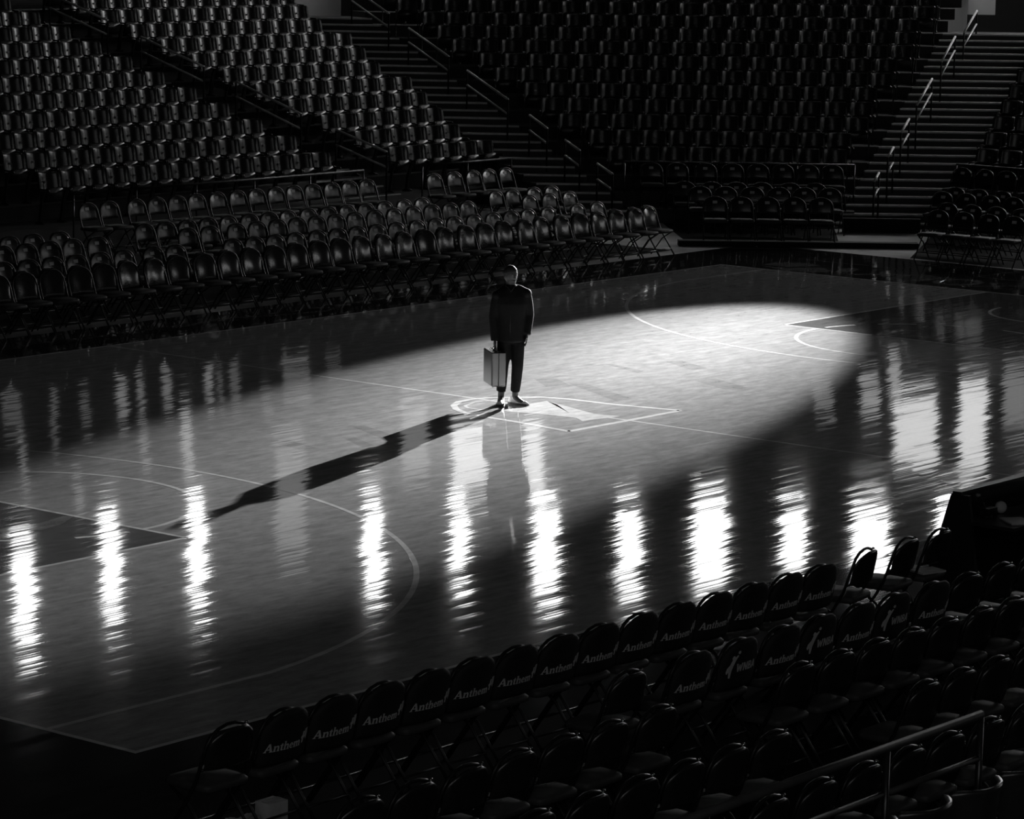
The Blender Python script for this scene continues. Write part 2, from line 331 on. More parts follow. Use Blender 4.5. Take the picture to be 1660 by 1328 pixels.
# stairs, each step a part with its bright nosing as a sub-part
def stairs(name, label, lo, hi, n, T0, z0, landing):
    root = struct(empty(name, (0, 0, 0)), label, 'stairs')
    for i in range(n):
        t0 = T0+TP/2*i; t1 = t0+TP/2+(.9 if i == n-1 else 0); z = z0+.12625*i
        a, b = lo, hi
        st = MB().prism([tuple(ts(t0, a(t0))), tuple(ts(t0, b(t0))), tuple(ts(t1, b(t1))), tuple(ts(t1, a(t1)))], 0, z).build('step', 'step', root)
        MB().prism([tuple(ts(t0-.01, a(t0)+.02)), tuple(ts(t0-.01, b(t0)-.02)), tuple(ts(t0+.045, b(t0)-.02)), tuple(ts(t0+.045, a(t0)+.02))], z-.030, z+.006).build('nosing', 'nosing', st)
    return root
ST0 = Tj(11)-.45-TP/2
stairs('stairs', 'wide concrete stairs between left stand and corner stand', lambda T: inter(T, 0)+.02, lambda T: s_left(T)-.02, 27, ST0-.0, Fj(11)-.12625, True)
stairs('stairs', 'wide concrete stairs between corner stand and right stand', lambda T: s_right(T)+.02, lambda T: inter_r(T)-.02, 26, ST0, Fj(11)-.12625, True)
# aisle steps in the left stand
root = struct(empty('aisle_steps'), 'narrow aisle steps cutting through the left stand', 'stairs')
for k in range(0, 13):
    for h in (0, 1):
        y0 = Yk(k)-.42-(.0 if h else .44); z = Fk(k)-(0 if h else .131)
        if k == 0 and not h: continue
        if not h:
            st = MB().box((15.43, y0+.22, z-.1), (1.5, .44, .2)).build('step', 'step', root)
        else:
            st = MB().box((15.43, y0+.03, z-.04), (1.5, .06, .09)).build('step', 'step', root)
        MB().box((15.43, y0+.015, z-.004), (1.46, .05, .03)).build('nosing', 'nosing', st)

# handrails: two sloped bars on two posts
def handrail(A, B, drop, hpost, label, gp):
    A, B = Vector(A), Vector(B); t = empty('handrail', (A+B)/2-Vector((0, 0, hpost+(A.z+B.z)/2-(A.z+B.z)/2)))
    o = t.location
    MB().tube([A-o, B-o], .024, 8).build('top_rail', 'rail', t, True)
    MB().tube([A-o-Vector((0, 0, drop)), B-o-Vector((0, 0, drop))], .020, 8).build('lower_rail', 'rail', t, True)
    for P in (A, B): MB().tube([P-o, P-o-Vector((0, 0, hpost))], .018, 6).build('post', 'post', t, True)
    tag(t, label, 'handrail', gp)
for n, (a, b) in enumerate((((18.42, 1.95), (20.16, 2.49)), ((21.05, 2.74), (22.82, 3.26)), ((23.78, 3.55), (25.5, 4.04)), ((16.2, 1.35), (17.5, 1.7)))):
    handrail((15.4, a[0], a[1]), (15.4, b[0], b[1]), .29, .98, 'steel two-bar handrail in the left-stand aisle, %s' % ('second lowest', 'third lowest', 'topmost', 'lowest of all')[n], 'handrails in the left-stand aisle')
for n, (Ta, za, Tb, zb) in enumerate(((32.75, 3.58, 34.72, 4.09), (29.78, 2.80, 31.74, 3.31), (27.05, 2.08, 28.9, 2.56), (25.35, 1.62, 26.1, 1.83), (24.0, 1.29, 24.6, 1.45), (22.7, .95, 23.3, 1.10))):
    sa, sb = s_left(Ta)-.6, s_left(Tb)-.6
    p, q = ts(Ta, sa), ts(Tb, sb)
    handrail((p.x, p.y, za), (q.x, q.y, zb), .30, .86, 'steel two-bar handrail on the stairs beside the left stand, %s from the top' % NUM[n+1], 'handrails on the left stairs')
for n, (Ta, za, Tb, zb) in enumerate(((32.68, 3.36, 34.49, 3.79), (29.68, 2.85, 31.46, 3.32), (26.74, 2.1, 28.56, 2.55), (25.0, 1.66, 25.9, 1.88), (23.6, 1.28, 24.2, 1.43), (22.2, .92, 22.7, 1.05))):
    sa, sb = s_right(Ta)+.8, s_right(Tb)+.8
    p, q = ts(Ta, sa), ts(Tb, sb)
    handrail((p.x, p.y, za), (q.x, q.y, zb), .30, .90, 'steel two-bar handrail on the stairs beside the right stand, %s from the top' % NUM[n+1], 'handrails on the right stairs')
# guard rail along the front of the stands
def guard(A, B, h, label, posts=4, drop=.3):
    A, B = Vector(A), Vector(B); t = empty('guard_rail', (A.x, A.y, A.z-h)); o = t.location
    MB().tube([A-o, B-o], .022, 8).build('top_rail', 'tube', t, True)
    for i in range(posts):
        P = A.lerp(B, i/(posts-1)); MB().tube([P-o, P-o-Vector((0, 0, h))], .016, 6).build('post', 'iron', t, True)
    return tag(t, label, 'guard rail')
guard((7.4, 16.25, 1.03), (14.8, 16.25, 1.03), .85, 'thin black guard rail before the wide block of the left stand', 6)
guard((16.5, 16.25, 1.03), (19.2, 16.25, 1.03), .85, 'short black guard rail before the narrow block beside the stairs', 3)
pa, pb = ts(23.82, 2.5), ts(23.82, 7.0)
guard((pa.x, pa.y, 1.10), (pb.x, pb.y, 1.10), .83, 'thin black guard rail before the corner stand', 5)
guard((24.15, 9.0, 1.12), (24.15, -6, 1.12), .88, 'thin black guard rail before the right stand', 6)

# ------------------------------------------------------------------ upper walls with lit windows
TW = 46.0
struct(MB().prism([tuple(ts(TW, -16)), tuple(ts(TW, 17)), tuple(ts(TW+.4, 17)), tuple(ts(TW+.4, -16))], 0, 22).build('wall_corner', 'wall'), 'dark upper corner wall', 'wall')
pL = ts(TW, -16); pR = ts(TW, 17)
struct(MB().box(((pL.x-40)/2, pL.y+.2, 11), (pL.x+40, .4, 22)).build('wall_far', 'wall'), 'dark far side wall', 'wall')
struct(MB().box((pR.x+.2, (pR.y-40)/2, 11), (.4, pR.y+40, 22)).build('wall_end', 'wall'), 'dark end wall', 'wall')
struct(MB().box((5, 0, 22.2), (110, 100, .4)).build('ceiling', 'ceil'), 'dark arena ceiling', 'ceiling')
wn = [0]
def window(s, z0, z1, wd, m, label):
    wn[0] += 1; p = ts(TW-.06, s)
    o = empty('window_%d' % wn[0], (p.x, p.y, z0), math.atan2(E1.y, E1.x)); h = z1-z0
    MB().box((0, 0, h/2), (wd, .02, h)).build('pane', m, o)
    f = MB(); t = .07
    for x in (-1, 1): f.box((x*(wd/2+t/2), 0, h/2), (t, .10, h+2*t))
    f.box((0, 0, -t/2), (wd, .10, t)); f.box((0, 0, h+t/2), (wd, .10, t)); f.build('frame', 'frame', o)
    struct(o, label, 'window')
for n, (s, z0, z1, wd) in enumerate(((-11.87, 11.3, 13.9, .52), (-9.55, 10.6, 13.0, .46), (-7.24, 10.1, 12.8, .42), (-2.53, 10.0, 12.4, .44), (-.2, 10.1, 12.1, .44), (2.13, 9.9, 12.4, .62), (4.38, 10.2, 12.3, .58), (6.54, 9.7, 12.1, .85), (8.8, 10.0, 11.8, .64), (10.9, 10.1, 11.7, .95), (13.2, 9.9, 11.8, 1.0), (15.4, 9.9, 11.8, 1.0))):
    window(s, z0, z1, wd, 'bright', 'bright high window, %s from the left in the upper corner wall' % NUM[n+1])
def refl(px, py):   # where the floor at this pixel looks to by mirror reflection, on the corner wall
    d = ray(px, py); F = CAM+d*(-CAM.z/d.z); r_ = Vector((d.x, d.y, -d.z)); t_ = (TW-Vector((F.x, F.y)).dot(E2))/Vector((r_.x, r_.y)).dot(E2); Q = F+r_*t_
    return Vector((Q.x, Q.y)).dot(E1), Q.z
def refl_window(x, w_, y0, y1, m):
    a, b = refl(x, y0), refl(x, y1); return (round(a[0], 2), round(a[1], 2), round(b[1], 2), round(w_*.0165, 2), m)
SCATTER = ((88, 8, 600, 730, 'dim4'), (139, 14, 640, 690, 'dim4'), (199, 15, 612, 685, 'dim3'), (228, 9, 612, 662, 'dim3'), (271, 14, 604, 655, 'dim3'), (339, 11, 578, 655, 'dim3'), (357, 8, 600, 655, 'dim4'), (380, 14, 572, 652, 'dim4'), (433, 17, 566, 652, 'dim3'), (485, 17, 562, 603, 'dim4'), (540, 20, 562, 607, 'dim4'),
           (235, 14, 700, 755, 'dim3'), (303, 16, 668, 760, 'dim2'), (38, 9, 716, 783, 'dim3'), (130, 14, 785, 842, 'dim3'), (20, 30, 640, 690, 'dim4'))
for n, (s, z0, z1, wd, m) in enumerate(((13.55, 6.0, 9.0, .75, 'dim1'), (12.0, 6.9, 8.8, 1.15, 'dim1'), (10.75, 6.4, 7.4, .5, 'dim2'), (11.38, 5.8, 7.0, .3, 'dim2'), (14.8, 6.0, 7.8, .9, 'dim3'), (9.5, 6.6, 7.3, .5, 'dim3'), (-1.45, 7.2, 9.2, .7, 'dim3'), (-4.75, 8.4, 11.4, .8, 'dim3'), (.05, 7.8, 9.7, .95, 'dim1'), (1.75, 7.8, 9.7, .5, 'dim1'))+tuple(refl_window(*q) for q in SCATTER)):
    window(s, z0, z1, wd, m, 'dimly lit suite window, %s of the lower scatter in the upper corner wall' % NUM[n+1])
for n, y in enumerate((13.0, 9.2, 5.4, 1.6, -17, -21, -25, -29)):  # unseen windows added to light the left stand and the courtside chairs
    wn[0] += 1
    o = empty('window_%d' % wn[0], (pR.x-.06, y, 8.5), math.pi/2)
    MB().box((0, 0, 2), (2.6, .02, 4)).build('pane', 'endlight' if y > 0 else 'endlight2', o)
    f = MB()
    for x in (-1.36, 0, 1.36): f.box((x, .02, 2), (.12, .12, 4.2))
    f.box((0, .02, -.06), (2.8, .12, .12)); f.box((0, .02, 4.06), (2.8, .12, .12)); f.build('frame', 'frame', o)
    struct(o, 'added unseen window lighting the far seats and chairs, %s along the end wall' % NUM[n+1], 'window')

struct(MB().prism([tuple(ts(-TW, -17)), tuple(ts(-TW, 17)), tuple(ts(-TW-.4, 17)), tuple(ts(-TW-.4, -17))], 0, 22).build('wall_near', 'wall'), 'dark upper wall behind the near stand', 'wall')
for n in range(10):  # unseen windows added behind the camera to light the near chair backs
    wn[0] += 1; p = ts(-TW+.06, -11.5+2.4*n)
    o = empty('window_%d' % wn[0], (p.x, p.y, 9.8), math.atan2(E1.y, E1.x)); f = MB()
    MB().box((0, 0, 1.25), (1.0, .02, 2.5)).build('pane', 'nearlight', o)
    for x in (-1, 1): f.box((x*.54, 0, 1.25), (.08, .1, 2.66))
    f.box((0, 0, -.04), (1.0, .1, .08)); f.box((0, 0, 2.54), (1.0, .1, .08)); f.build('frame', 'frame', o)
    struct(o, 'added unseen window lighting the near chairs from behind, %s in its row' % NUM[n+1], 'window')

# follow spot that throws the pool of light
fs = empty('follow_spot', SPOT_POS)
ax = (SPOT_AIM-SPOT_POS).normalized(); q = ax.to_track_quat('-Z', 'Y')
spot_light.parent = fs; spot_light.rotation_euler = q.to_euler(); spot_light.location = ax*.05
hs = MB().tube([(0, 0, .9), (0, 0, .85), (0, 0, .25), (0, 0, .05), (0, 0, 0)], [.10, .17, .18, .15, .15], 16).build('housing', 'iron', fs, True); hs.rotation_euler = q.to_euler()
MB().box((0, 0, -.5), (.5, .06, .06)).box((-.24, 0, -.25), (.03, .06, .5)).box((.24, 0, -.25), (.03, .06, .5)).build('yoke', 'iron', fs)
MB().tube([(0, 0, -.5), (0, 0, -5.7)], .06, 8).build('stand', 'iron', fs)
tag(fs, 'black follow spot on a tall stand high behind the corner seats', 'spotlight')
hs.location = -ax*.02

# lit vestibule walls seen past the stair tops
def vestibule(name, pts, z0, z1, lamp, label):
    struct(MB().prism([tuple(p) for p in pts], z0, z1).build(name, 'pale'), label, 'wall')
    l = empty('ceiling_lamp', lamp); hb = MB().box((0, 0, .05), (.9, .9, .10))
    for sx, sy in ((1, 0), (-1, 0), (0, 1), (0, -1)): hb.box((sx*.46, sy*.46, -.29), (.04 if sx else .96, .04 if sy else .96, .70))
    hb.build('housing', 'iron', l); MB().box((0, 0, -.01), (.8, .8, .02)).build('diffuser', 'lamp', l)
    return l
vt = Tj(0)+2.0
tag(vestibule('wall_vestibule_left', [ts(vt, -6.2), ts(vt, -3.3), ts(vt+.1, -3.3), ts(vt+.1, -6.2)], 2.5, 4.7, tuple(ts(vt-.7, -4.6))+(5.2,), 'pale vestibule wall at the head of the left stairs'), 'square ceiling lamp above the head of the left stairs', 'lamp')
tag(vestibule('wall_vestibule_right', [ts(vt+3.2, 11.8), ts(vt+3.2, 12.46), ts(vt+3.3, 12.46), ts(vt+3.3, 11.8)], 3.55, 5.0, tuple(ts(vt+2.5, 12.25))+(5.2,), 'pale vestibule wall at the head of the right stairs'), 'square ceiling lamp above the head of the right stairs', 'lamp')

# ------------------------------------------------------------------ flip-up stadium seats
def seat_kit():
    b = MB(); nx = 10
    def prof(x, z, off):
        u = abs(x)/.245; y = .14-.140*u**2.3+(z-.40)*.16+off
        return (x, y, z)
    rings = []
    for zi, (z, wf) in enumerate(((.40, .96), (.46, 1), (.60, 1), (.74, 1), (.84, .98), (.865, .92))):
        fr = [prof(-.245*wf+.49*wf*i/nx, z, 0) for i in range(nx+1)]; bk = [prof(-.245*wf+.49*wf*i/nx, z, .028) for i in range(nx+1)]
        rings.append(fr+bk[::-1])
    b.loft(rings); back = b.mesh('backrest', 'seat', True)
    plate = MB().box((0, .125+.045, .70), (.050, .012, .034)).mesh('number_plate', 'plate')
    p = MB(); prs = []
    for y, k in ((-.075, .92), (-.06, 1), (-.03, 1), (-.015, .92)):
        ring = []
        for i in range(16):
            a = math.pi*i/15; ring.append((math.cos(a)*.205*k if abs(math.cos(a)) < .93 else math.copysign(.205*k, math.cos(a)), y-.012*math.sin(a)*0, .545+.075*k*min(1, math.sin(a)*1.6)))
        ring += [(-.20*k, y+.05, .37), (.20*k, y+.05, .37)]
        prs.append(ring)
    p.loft(prs); pan = p.mesh('seat_pan', 'pan', True)
    kit = [('backrest', back, [('number_plate', plate)]), ('seat_pan', pan, [])]
    for x in (-.246, .246):
        a = MB().loft([[(x+dx*w_, y, z+dz) for dx, dz in ((-.016, 0), (.016, 0), (.016, .022), (0, .028), (-.016, .022))] for y, z, w_ in ((-.20, .555, .7), (-.185, .575, 1), (.02, .585, 1), (.10, .59, .8))]); kit.append(('armrest', a.mesh('armrest', 'iron', True), []))
        l = MB().loft([[(x-.012, y-d, z), (x+.012, y-d, z), (x+.012, y+d, z), (x-.012, y+d, z)] for y, d, z in ((.05, .10, 0), (.05, .10, .02), (.05, .03, .05), (.0, .03, .40), (-.04, .06, .57))]); kit.append(('leg', l.mesh('leg', 'iron'), []))
    return kit
SK = seat_kit()
seats = []   # (pos, rz, label, group)
for k in range(0, 13):
    for i in range(14):
        seats.append(((7.46+.53*i, Yk(k)-.08, Fk(k)), 0, 'black flip-up seat, wide left block, %s row up, %s seat from the aisle' % (NUM[k+1], NUM[14-i]), 'seats of the wide left block'))
    n = int((x_edge(Yk(k))-.1-16.26+.12)/.53)
    for i in range(n):
        seats.append(((16.53+.53*i, Yk(k)-.08, Fk(k)), 0, 'black flip-up seat, narrow block beside stairs, %s row up, %s seat from the aisle' % (NUM[k+1], NUM[i+1]), 'seats of the narrow block beside the stairs'))
for n, j in enumerate(range(10, -4, -1)):
    T = Tj(j); sl, sr = s_left(T)+.1, s_right(T)-.1; c = int((sr-sl)/.53+.35); s0 = (sl+sr)/2-c*.53/2
    for i in range(c):
        p = ts(T+.03, s0+.53*(i+.5))
        seats.append(((p.x, p.y, Fj(j)), PH-math.pi/2, 'black flip-up seat, dark corner stand, %s row up, %s from the left stairs' % (NUM[n+1], NUM[i+1]), 'seats of the dark corner stand'))
for i in range(0, 10):
    X = XR0+XRD*i
    for q in range(6):
        seats.append(((X-.05, y_edge(X)-.45-.53*q, FR(i)), -math.pi/2, 'black flip-up seat, right stand, %s row up, %s from the stairs' % (NUM[i+1], NUM[q+1]), 'seats of the right stand'))
seats = [s for s in seats if in_view((s[0][0], s[0][1], s[0][2]+.75), 20, 25)]
seats.sort(key=lambda s: project(s[0])[2])
for pos, rz, lab, gp in seats[:300]:
    tag(place(SK, 'stadium_seat', pos, rz), lab, 'seat', gp)
rest = MB(); parts_by_m = {}
for pos, rz, lab, gp in seats[300:]:
    Mx = Matrix.Translation(pos) @ Matrix.Rotation(rz, 4, 'Z')
    for pn, me, sub in SK:
        for nm, mm in [(pn, me)]+list(sub):
            tgt = parts_by_m.setdefault(mm.materials[0].name, MB())
            tgt.add([Mx @ v.co for v in mm.vertices], [tuple(f.vertices) for f in mm.polygons])
far_seats = empty('stadium_seat_rows', (28, 18, 2.6))
tag(far_seats, 'remaining black flip-up seats in the far upper rows', 'seats', kind='stuff')
for mn, mb in parts_by_m.items():
    nm = {'seat_plastic': 'backrests', 'pan_plastic': 'seat_pans', 'black_iron': 'armrests', 'number_plate': 'number_plates'}[mn]
    o = link(nm, mb.mesh(nm, bpy.data.materials[mn], True), None); o.parent = far_seats; o.matrix_parent_inverse = Matrix.Translation(-Vector(far_seats.location)); o['kind'] = 'stuff'
print('SEATS', len(seats))

# ------------------------------------------------------------------ folding chairs
def back_panel(w, z0, z1, y0, thick, m, name, nx=12, bow=.045, bulge=0.0):
    """curved padded panel with an arched top"""
    rings = []; n = 12
    for k in range(n+1):
        f = k/n; z = z0+(z1-z0)*f
        hw = w/2*(1 if f < .45 else math.sqrt(max(0.0, 1-((f-.45)/.56)**2.4)))
        if f > .99: hw = w*.16
        th = thick*(1 if .08 < f < .93 else .55)
        fr = []; bk = []
        for i in range(nx+1):
            x = -hw+2*hw*i/nx; y = y0+(z-.45)*.20-bow*(x/(w/2))**2+bow*.5
            e = 1-abs(2*i/nx-1)**6*.6
            fr.append((x, y-th/2*e-bulge*(1-((f-.32)/.68)**2)*(1-abs(2*i/nx-1)**2.5), z)); bk.append((x, y+th/2*e, z))
        rings.append(fr+bk[::-1])
    return MB().loft(rings).mesh(name, m, True)
def arch_frame(w, top, yb):
    pts = [(-w/2, -.24, 0), (-w/2, .02, .36), (-w/2, .10, .50), (-w/2*.99, .155, .66)]
    for a in (160, 140, 120, 100, 80, 60, 40, 20):
        pts.append((w/2*math.cos(R(a))*.99, yb-.02+.02*math.sin(R(a)), .66+(top-.66)*math.sin(R(a))**.8))
    pts += [(w/2*.99, .155, .66), (w/2, .10, .50), (w/2, .02, .36), (w/2, -.24, 0)]
    return pts
def chair_kit(kind):
    """kind: court (padded courtside), row (plain with printed tag), plain (bare black), cover (slip cover over the back)"""
    w = .44
    kit = []
    if kind == 'court': bp = back_panel(.45, .46, .87, .150, .05, 'padded', 'backrest', bow=.06, bulge=.045)
    else: bp = back_panel(.415, .57, .845, .155, .03, 'vinyl', 'backrest', bulge=.022)
    kit.append(('backrest', bp, [('printed_tag', MB().box((0, .155+.055-.005, .755), (.085, .012, .05), Matrix.Rotation(-.2, 3, 'X')).mesh('printed_tag', 'tag'))] if kind == 'row' else []))
    st = MB(); rr = []
    for z, k in ((.415, .94), (.425, 1), (.455, 1), (.47, .93)):
        ring = []
        for cx, cy, a0 in ((.15, .13, 0), (-.15, .13, 90), (-.16, -.17, 180), (.16, -.17, 270)):
            for a in (0, 45, 90): ring.append(((cx+.05*math.cos(R(a0+a)))*k, (cy+.05*math.sin(R(a0+a)))*k, z))
        rr.append(ring)
    st.loft(rr); kit.append(('seat', st.mesh('seat', 'seatpad', True), []))
    caps = [('glint_bead', MB().ell((x*.14, .197, .836), (.015, .013, .010), 6, 4).mesh('glint_bead', 'chrome', True)) for x in (-1,)] if kind in ('plain', 'cover') else []  # chrome bead added on one side for the sparkle at the arch top
    kit.append(('front_frame', MB().tube(arch_frame(w, .855, .19), .0125, 6).mesh('front_frame', 'tube', True), caps))
    for x in (-.195, .195):
        kit.append(('rear_leg', MB().tube([(x, .25, 0), (x, .02, .30), (x*.98, -.17, .42)], .0115, 6).mesh('rear_leg', 'tube', True), []))
    kit.append(('crossbar', MB().tube([(-.195, .16, .125), (.195, .16, .125)], .009, 5).mesh('crossbar', 'tube', True), []))
    kit.append(('crossbar', MB().tube([(-.215, -.15, .13), (.215, -.15, .13)], .009, 5).mesh('crossbar', 'tube', True), []))
    if kind in ('plain', 'cover'): kit.append(('crossbar', MB().tube([(-.21, .125, .565), (.21, .125, .565)], .011, 5).mesh('crossbar', 'tube', True), []))
    return kit
CK = {k: chair_kit(k) for k in ('court', 'row', 'plain')}
# ---- printed covers
GLY = {
 'A': (.98, [[(.0, 0), (.13, 0), (.50, .98), (.40, 1.0)], [(.36, 1), (.56, 1), (.94, 0), (.67, 0)], [(.20, .27), (.74, .27), (.72, .37), (.22, .37)], [(-.06, 0), (.24, 0), (.24, .06), (-.06, .06)], [(.58, 0), (1.02, 0), (1.02, .06), (.58, .06)]]),
 'n': (.82, [[(.06, 0), (.26, 0), (.26, .66), (-.02, .66), (-.02, .60), (.06, .60)], [(.24, .42), (.36, .52), (.48, .52), (.55, .44), (.55, 0), (.75, 0), (.75, .46), (.68, .62), (.56, .68), (.42, .66), (.24, .54)], [(-.02, 0), (.34, 0), (.34, .06), (-.02, .06)], [(.47, 0), (.83, 0), (.83, .06), (.47, .06)]]),
 't': (.50, [[(.12, .08), (.18, .02), (.30, -.01), (.46, .05), (.44, .12), (.36, .10), (.32, .16), (.32, .86), (.24, .86), (.12, .66)], [(-.01, .58), (.46, .58), (.46, .66), (-.01, .66)]]),
 'h': (.82, [[(.06, 0), (.26, 0), (.26, 1.02), (-.02, 1.02), (-.02, .96), (.06, .96)], [(.24, .42), (.36, .52), (.48, .52), (.55, .44), (.55, 0), (.75, 0), (.75, .46), (.68, .62), (.56, .68), (.42, .66), (.24, .54)], [(-.02, 0), (.34, 0), (.34, .06), (-.02, .06)], [(.47, 0), (.83, 0), (.83, .06), (.47, .06)]]),
 'e': (.66, ribbon([(.33+.235*math.cos(R(a)), .33+.27*math.sin(R(a))) for a in range(0, 316, 15)], .13)+[[(.10, .31), (.62, .31), (.62, .39), (.10, .39)]]),
 'm': (1.24, [[(.06, 0), (.26, 0), (.26, .66), (-.02, .66), (-.02, .60), (.06, .60)], [(.24, .42), (.34, .52), (.44, .52), (.50, .44), (.50, 0), (.69, 0), (.69, .46), (.63, .62), (.52, .68), (.40, .66), (.24, .54)], [(.67, .42), (.77, .52), (.88, .52), (.94, .44), (.94, 0), (1.13, 0), (1.13, .46), (1.07, .62), (.96, .68), (.83, .66), (.67, .54)], [(-.02, 0), (.33, 0), (.33, .06), (-.02, .06)], [(.44, 0), (.75, 0), (.75, .06), (.44, .06)], [(.88, 0), (1.2, 0), (1.2, .06), (.88, .06)]]),
 'W': (1.16, [[(0, 1), (.22, 1), (.42, 0), (.24, 0)], [(.24, 0), (.42, 0), (.64, .85), (.50, .85)], [(.50, .85), (.64, .85), (.86, 0), (.70, 0)], [(.70, 0), (.88, 0), (1.10, 1), (.90, 1)]]),
 'N': (.92, [[(.04, 0), (.24, 0), (.24, 1), (.04, 1)], [(.04, 1), (.27, 1), (.82, 0), (.60, 0)], [(.62, 0), (.82, 0), (.82, 1), (.62, 1)]]),
 'B': (.80, [[(.04, 0), (.24, 0), (.24, 1), (.04, 1)]]+ribbon([(.2, .92)]+[(.44+.20*math.cos(R(a)), .73+.19*math.sin(R(a))) for a in range(90, -91, -22)]+[(.2, .54)], .15)+ribbon([(.2, .47)]+[(.46+.22*math.cos(R(a)), .27+.20*math.sin(R(a))) for a in range(90, -91, -22)]+[(.2, .07)], .15)),
 'Á': (.94, [[(.0, 0), (.22, 0), (.56, 1), (.36, 1)], [(.38, 1), (.58, 1), (.92, 0), (.70, 0)], [(.2, .2), (.74, .2), (.70, .36), (.24, .36)]]),
}
def set_word(word, h, shear=.1, gap=.06):
    x = 0; out = []
    for ch in word:
        wd, polys = GLY[ch]
        for p in polys: out.append([((x+a+b*shear)*h, b*h) for a, b in p])
        x += wd+gap
    return out, x*h
def cover_surface(x, z): return .168+(z-.45)*.20-.045*(x/.231)**2+.0225+.0295-.018*abs(x/.231)**6
def print_mesh(polys, x0, z0, name):
    """flat print laid on the rear of a cover; u runs to the reader's right (local -x)"""
    mb = MB()
    for p in polys:
        n = len(p); vs = []
        for off in (.0005, .0025):
            for u, v in p:
                x = -(x0+u); z = z0+v; vs.append((x, cover_surface(x, z)+off, z))
        mb.add(vs, [tuple(range(n)), tuple(range(n, 2*n))[::-1]]+[(i, (i+1) % n, n+(i+1) % n, n+i) for i in range(n)])
    return mb.mesh(name, 'print')
anth, aw = set_word('Anthem', .058)
cross = [[(a*.85, b*.85) for a, b in q] for q in [[(0, .035), (.045, .035), (.045, .055), (0, .055)], [(.013, 0), (.032, 0), (.032, .09), (.013, .09)]]]
cross = [[(u+.015*v/.09, v) for u, v in p] for p in cross]
shield = [[(a*.85, b*.85) for a, b in q] for q in [[(0, .09), (.045, .09), (.045, .035), (.022, 0), (0, .035)]]]
wnba, ww = set_word('WNBÁ', .062, 0, .05)
figure = [[(.028, 0), (.040, .0), (.046, .06), (.058, .10), (.072, .135), (.092, .165), (.084, .172), (.062, .155), (.040, .135), (.026, .100), (.020, .05)],
          [(.020, .05), (.026, .10), (.006, .075), (.000, .045), (.008, .03)], [(.040, .135), (.062, .155), (.052, .168), (.040, .165), (.034, .150)],
          [(.094+.013*math.cos(R(a)), .190+.013*math.sin(R(a))) for a in range(0, 360, 45)]]
def cover_kit(word):
    kit = [k for k in chair_kit('cover') if k[0] != 'backrest']
    shell = back_panel(.462, .50, .872, .168, .058, 'cover', 'seat_cover', bow=.045)
    x0 = -(aw+.10)/2
    if word == 'a': sub = [('lettering', print_mesh(anth, -.205, .60, 'lettering')), ('cross_emblem', print_mesh(cross, -.205+aw+.002, .612, 'cross_emblem')), ('shield_emblem', print_mesh(shield, -.205+aw+.050, .625, 'shield_emblem'))]
    else: sub = [('figure_emblem', print_mesh(figure, -.19, .595, 'figure_emblem')), ('lettering', print_mesh(wnba, -.10, .635, 'lettering'))]
    return [('seat_cover', shell, sub)]+kit
CK['anthem'] = cover_kit('a'); CK['league'] = cover_kit('w')

def fold(kind, loc, rz, label, group): return tag(place(CK[kind], 'folding_chair', loc, rz), label, 'chair', group)
def x_on(px, py, Y):
    d = ray(px, py); return (CAM+d*((Y-CAM.y)/d.y)).x
def spread(xs, d=.475):
    xs = list(xs)
    for _ in range(60):
        for i in range(len(xs)-1):
            g = d-(xs[i+1]-xs[i])
            if g > 0: xs[i] -= g/2; xs[i+1] += g/2
    return xs
# far side: courtside row
n_a = 31
for i in range(n_a):
    X = -.42+.5035*i+random.uniform(-.012, .012)
    fold('court', (X, 9.45-.2+random.uniform(-.03, .03), 0), R(random.uniform(-6, 4)), 'glossy padded folding chair in the far courtside row, %s from its right end' % NUM[n_a-i], 'far courtside chairs')
rows_px = {
 ('second', 10.6, 0): [(4, 433), (42, 428), (82, 424), (120, 419), (160, 416), (198, 412), (246, 407), (280, 404), (374, 393), (410, 391), (444, 386), (475, 383), (515, 380), (543, 377), (575, 374), (607, 370), (640, 366), (677, 361), (702, 358), (733, 353), (766, 350), (800, 346), (825, 344), (852, 342), (886, 340), (934, 333), (966, 331)],
 ('third', 12.2, 0): [(4, 408), (38, 404), (76, 400), (115, 396), (155, 393), (301, 374), (337, 371), (380, 367), (415, 364), (448, 361), (479, 357), (510, 354), (540, 352), (573, 349), (605, 347), (637, 344), (668, 341), (697, 339), (727, 335), (755, 334), (856, 323), (888, 320), (921, 315)],
 ('fourth', 13.15, 0): [(13, 391), (51, 387), (94, 382), (231, 370), (266, 366), (301, 361), (334, 358), (368, 356), (402, 353), (433, 349), (464, 346), (497, 343), (529, 340), (560, 338), (590, 336), (621, 332), (653, 329), (682, 326), (802, 315), (828, 313), (863, 309), (892, 306)],
 ('fifth', 14.9, .18): [(143, 333), (171, 329), (219, 329), (250, 325), (284, 321), (316, 318), (350, 316), (384, 313), (412, 310), (447, 308), (475, 305), (501, 302), (535, 300), (564, 297), (592, 294), (701, 284), (734, 282), (765, 280), (790, 278), (818, 275)],
}
for (nm, Y, z), pts in rows_px.items():
    xs = spread([x_on(px, py, Y)+.02 for px, py in pts])
    for i, (px, py) in enumerate(pts):
        fold('row', (xs[i], Y-.2, z), R(random.uniform(-2, 2)), 'black folding chair, %s row behind the far courtside, %s from its right end' % (nm, NUM[len(pts)-i]), 'folding chairs in rows before the left stand')
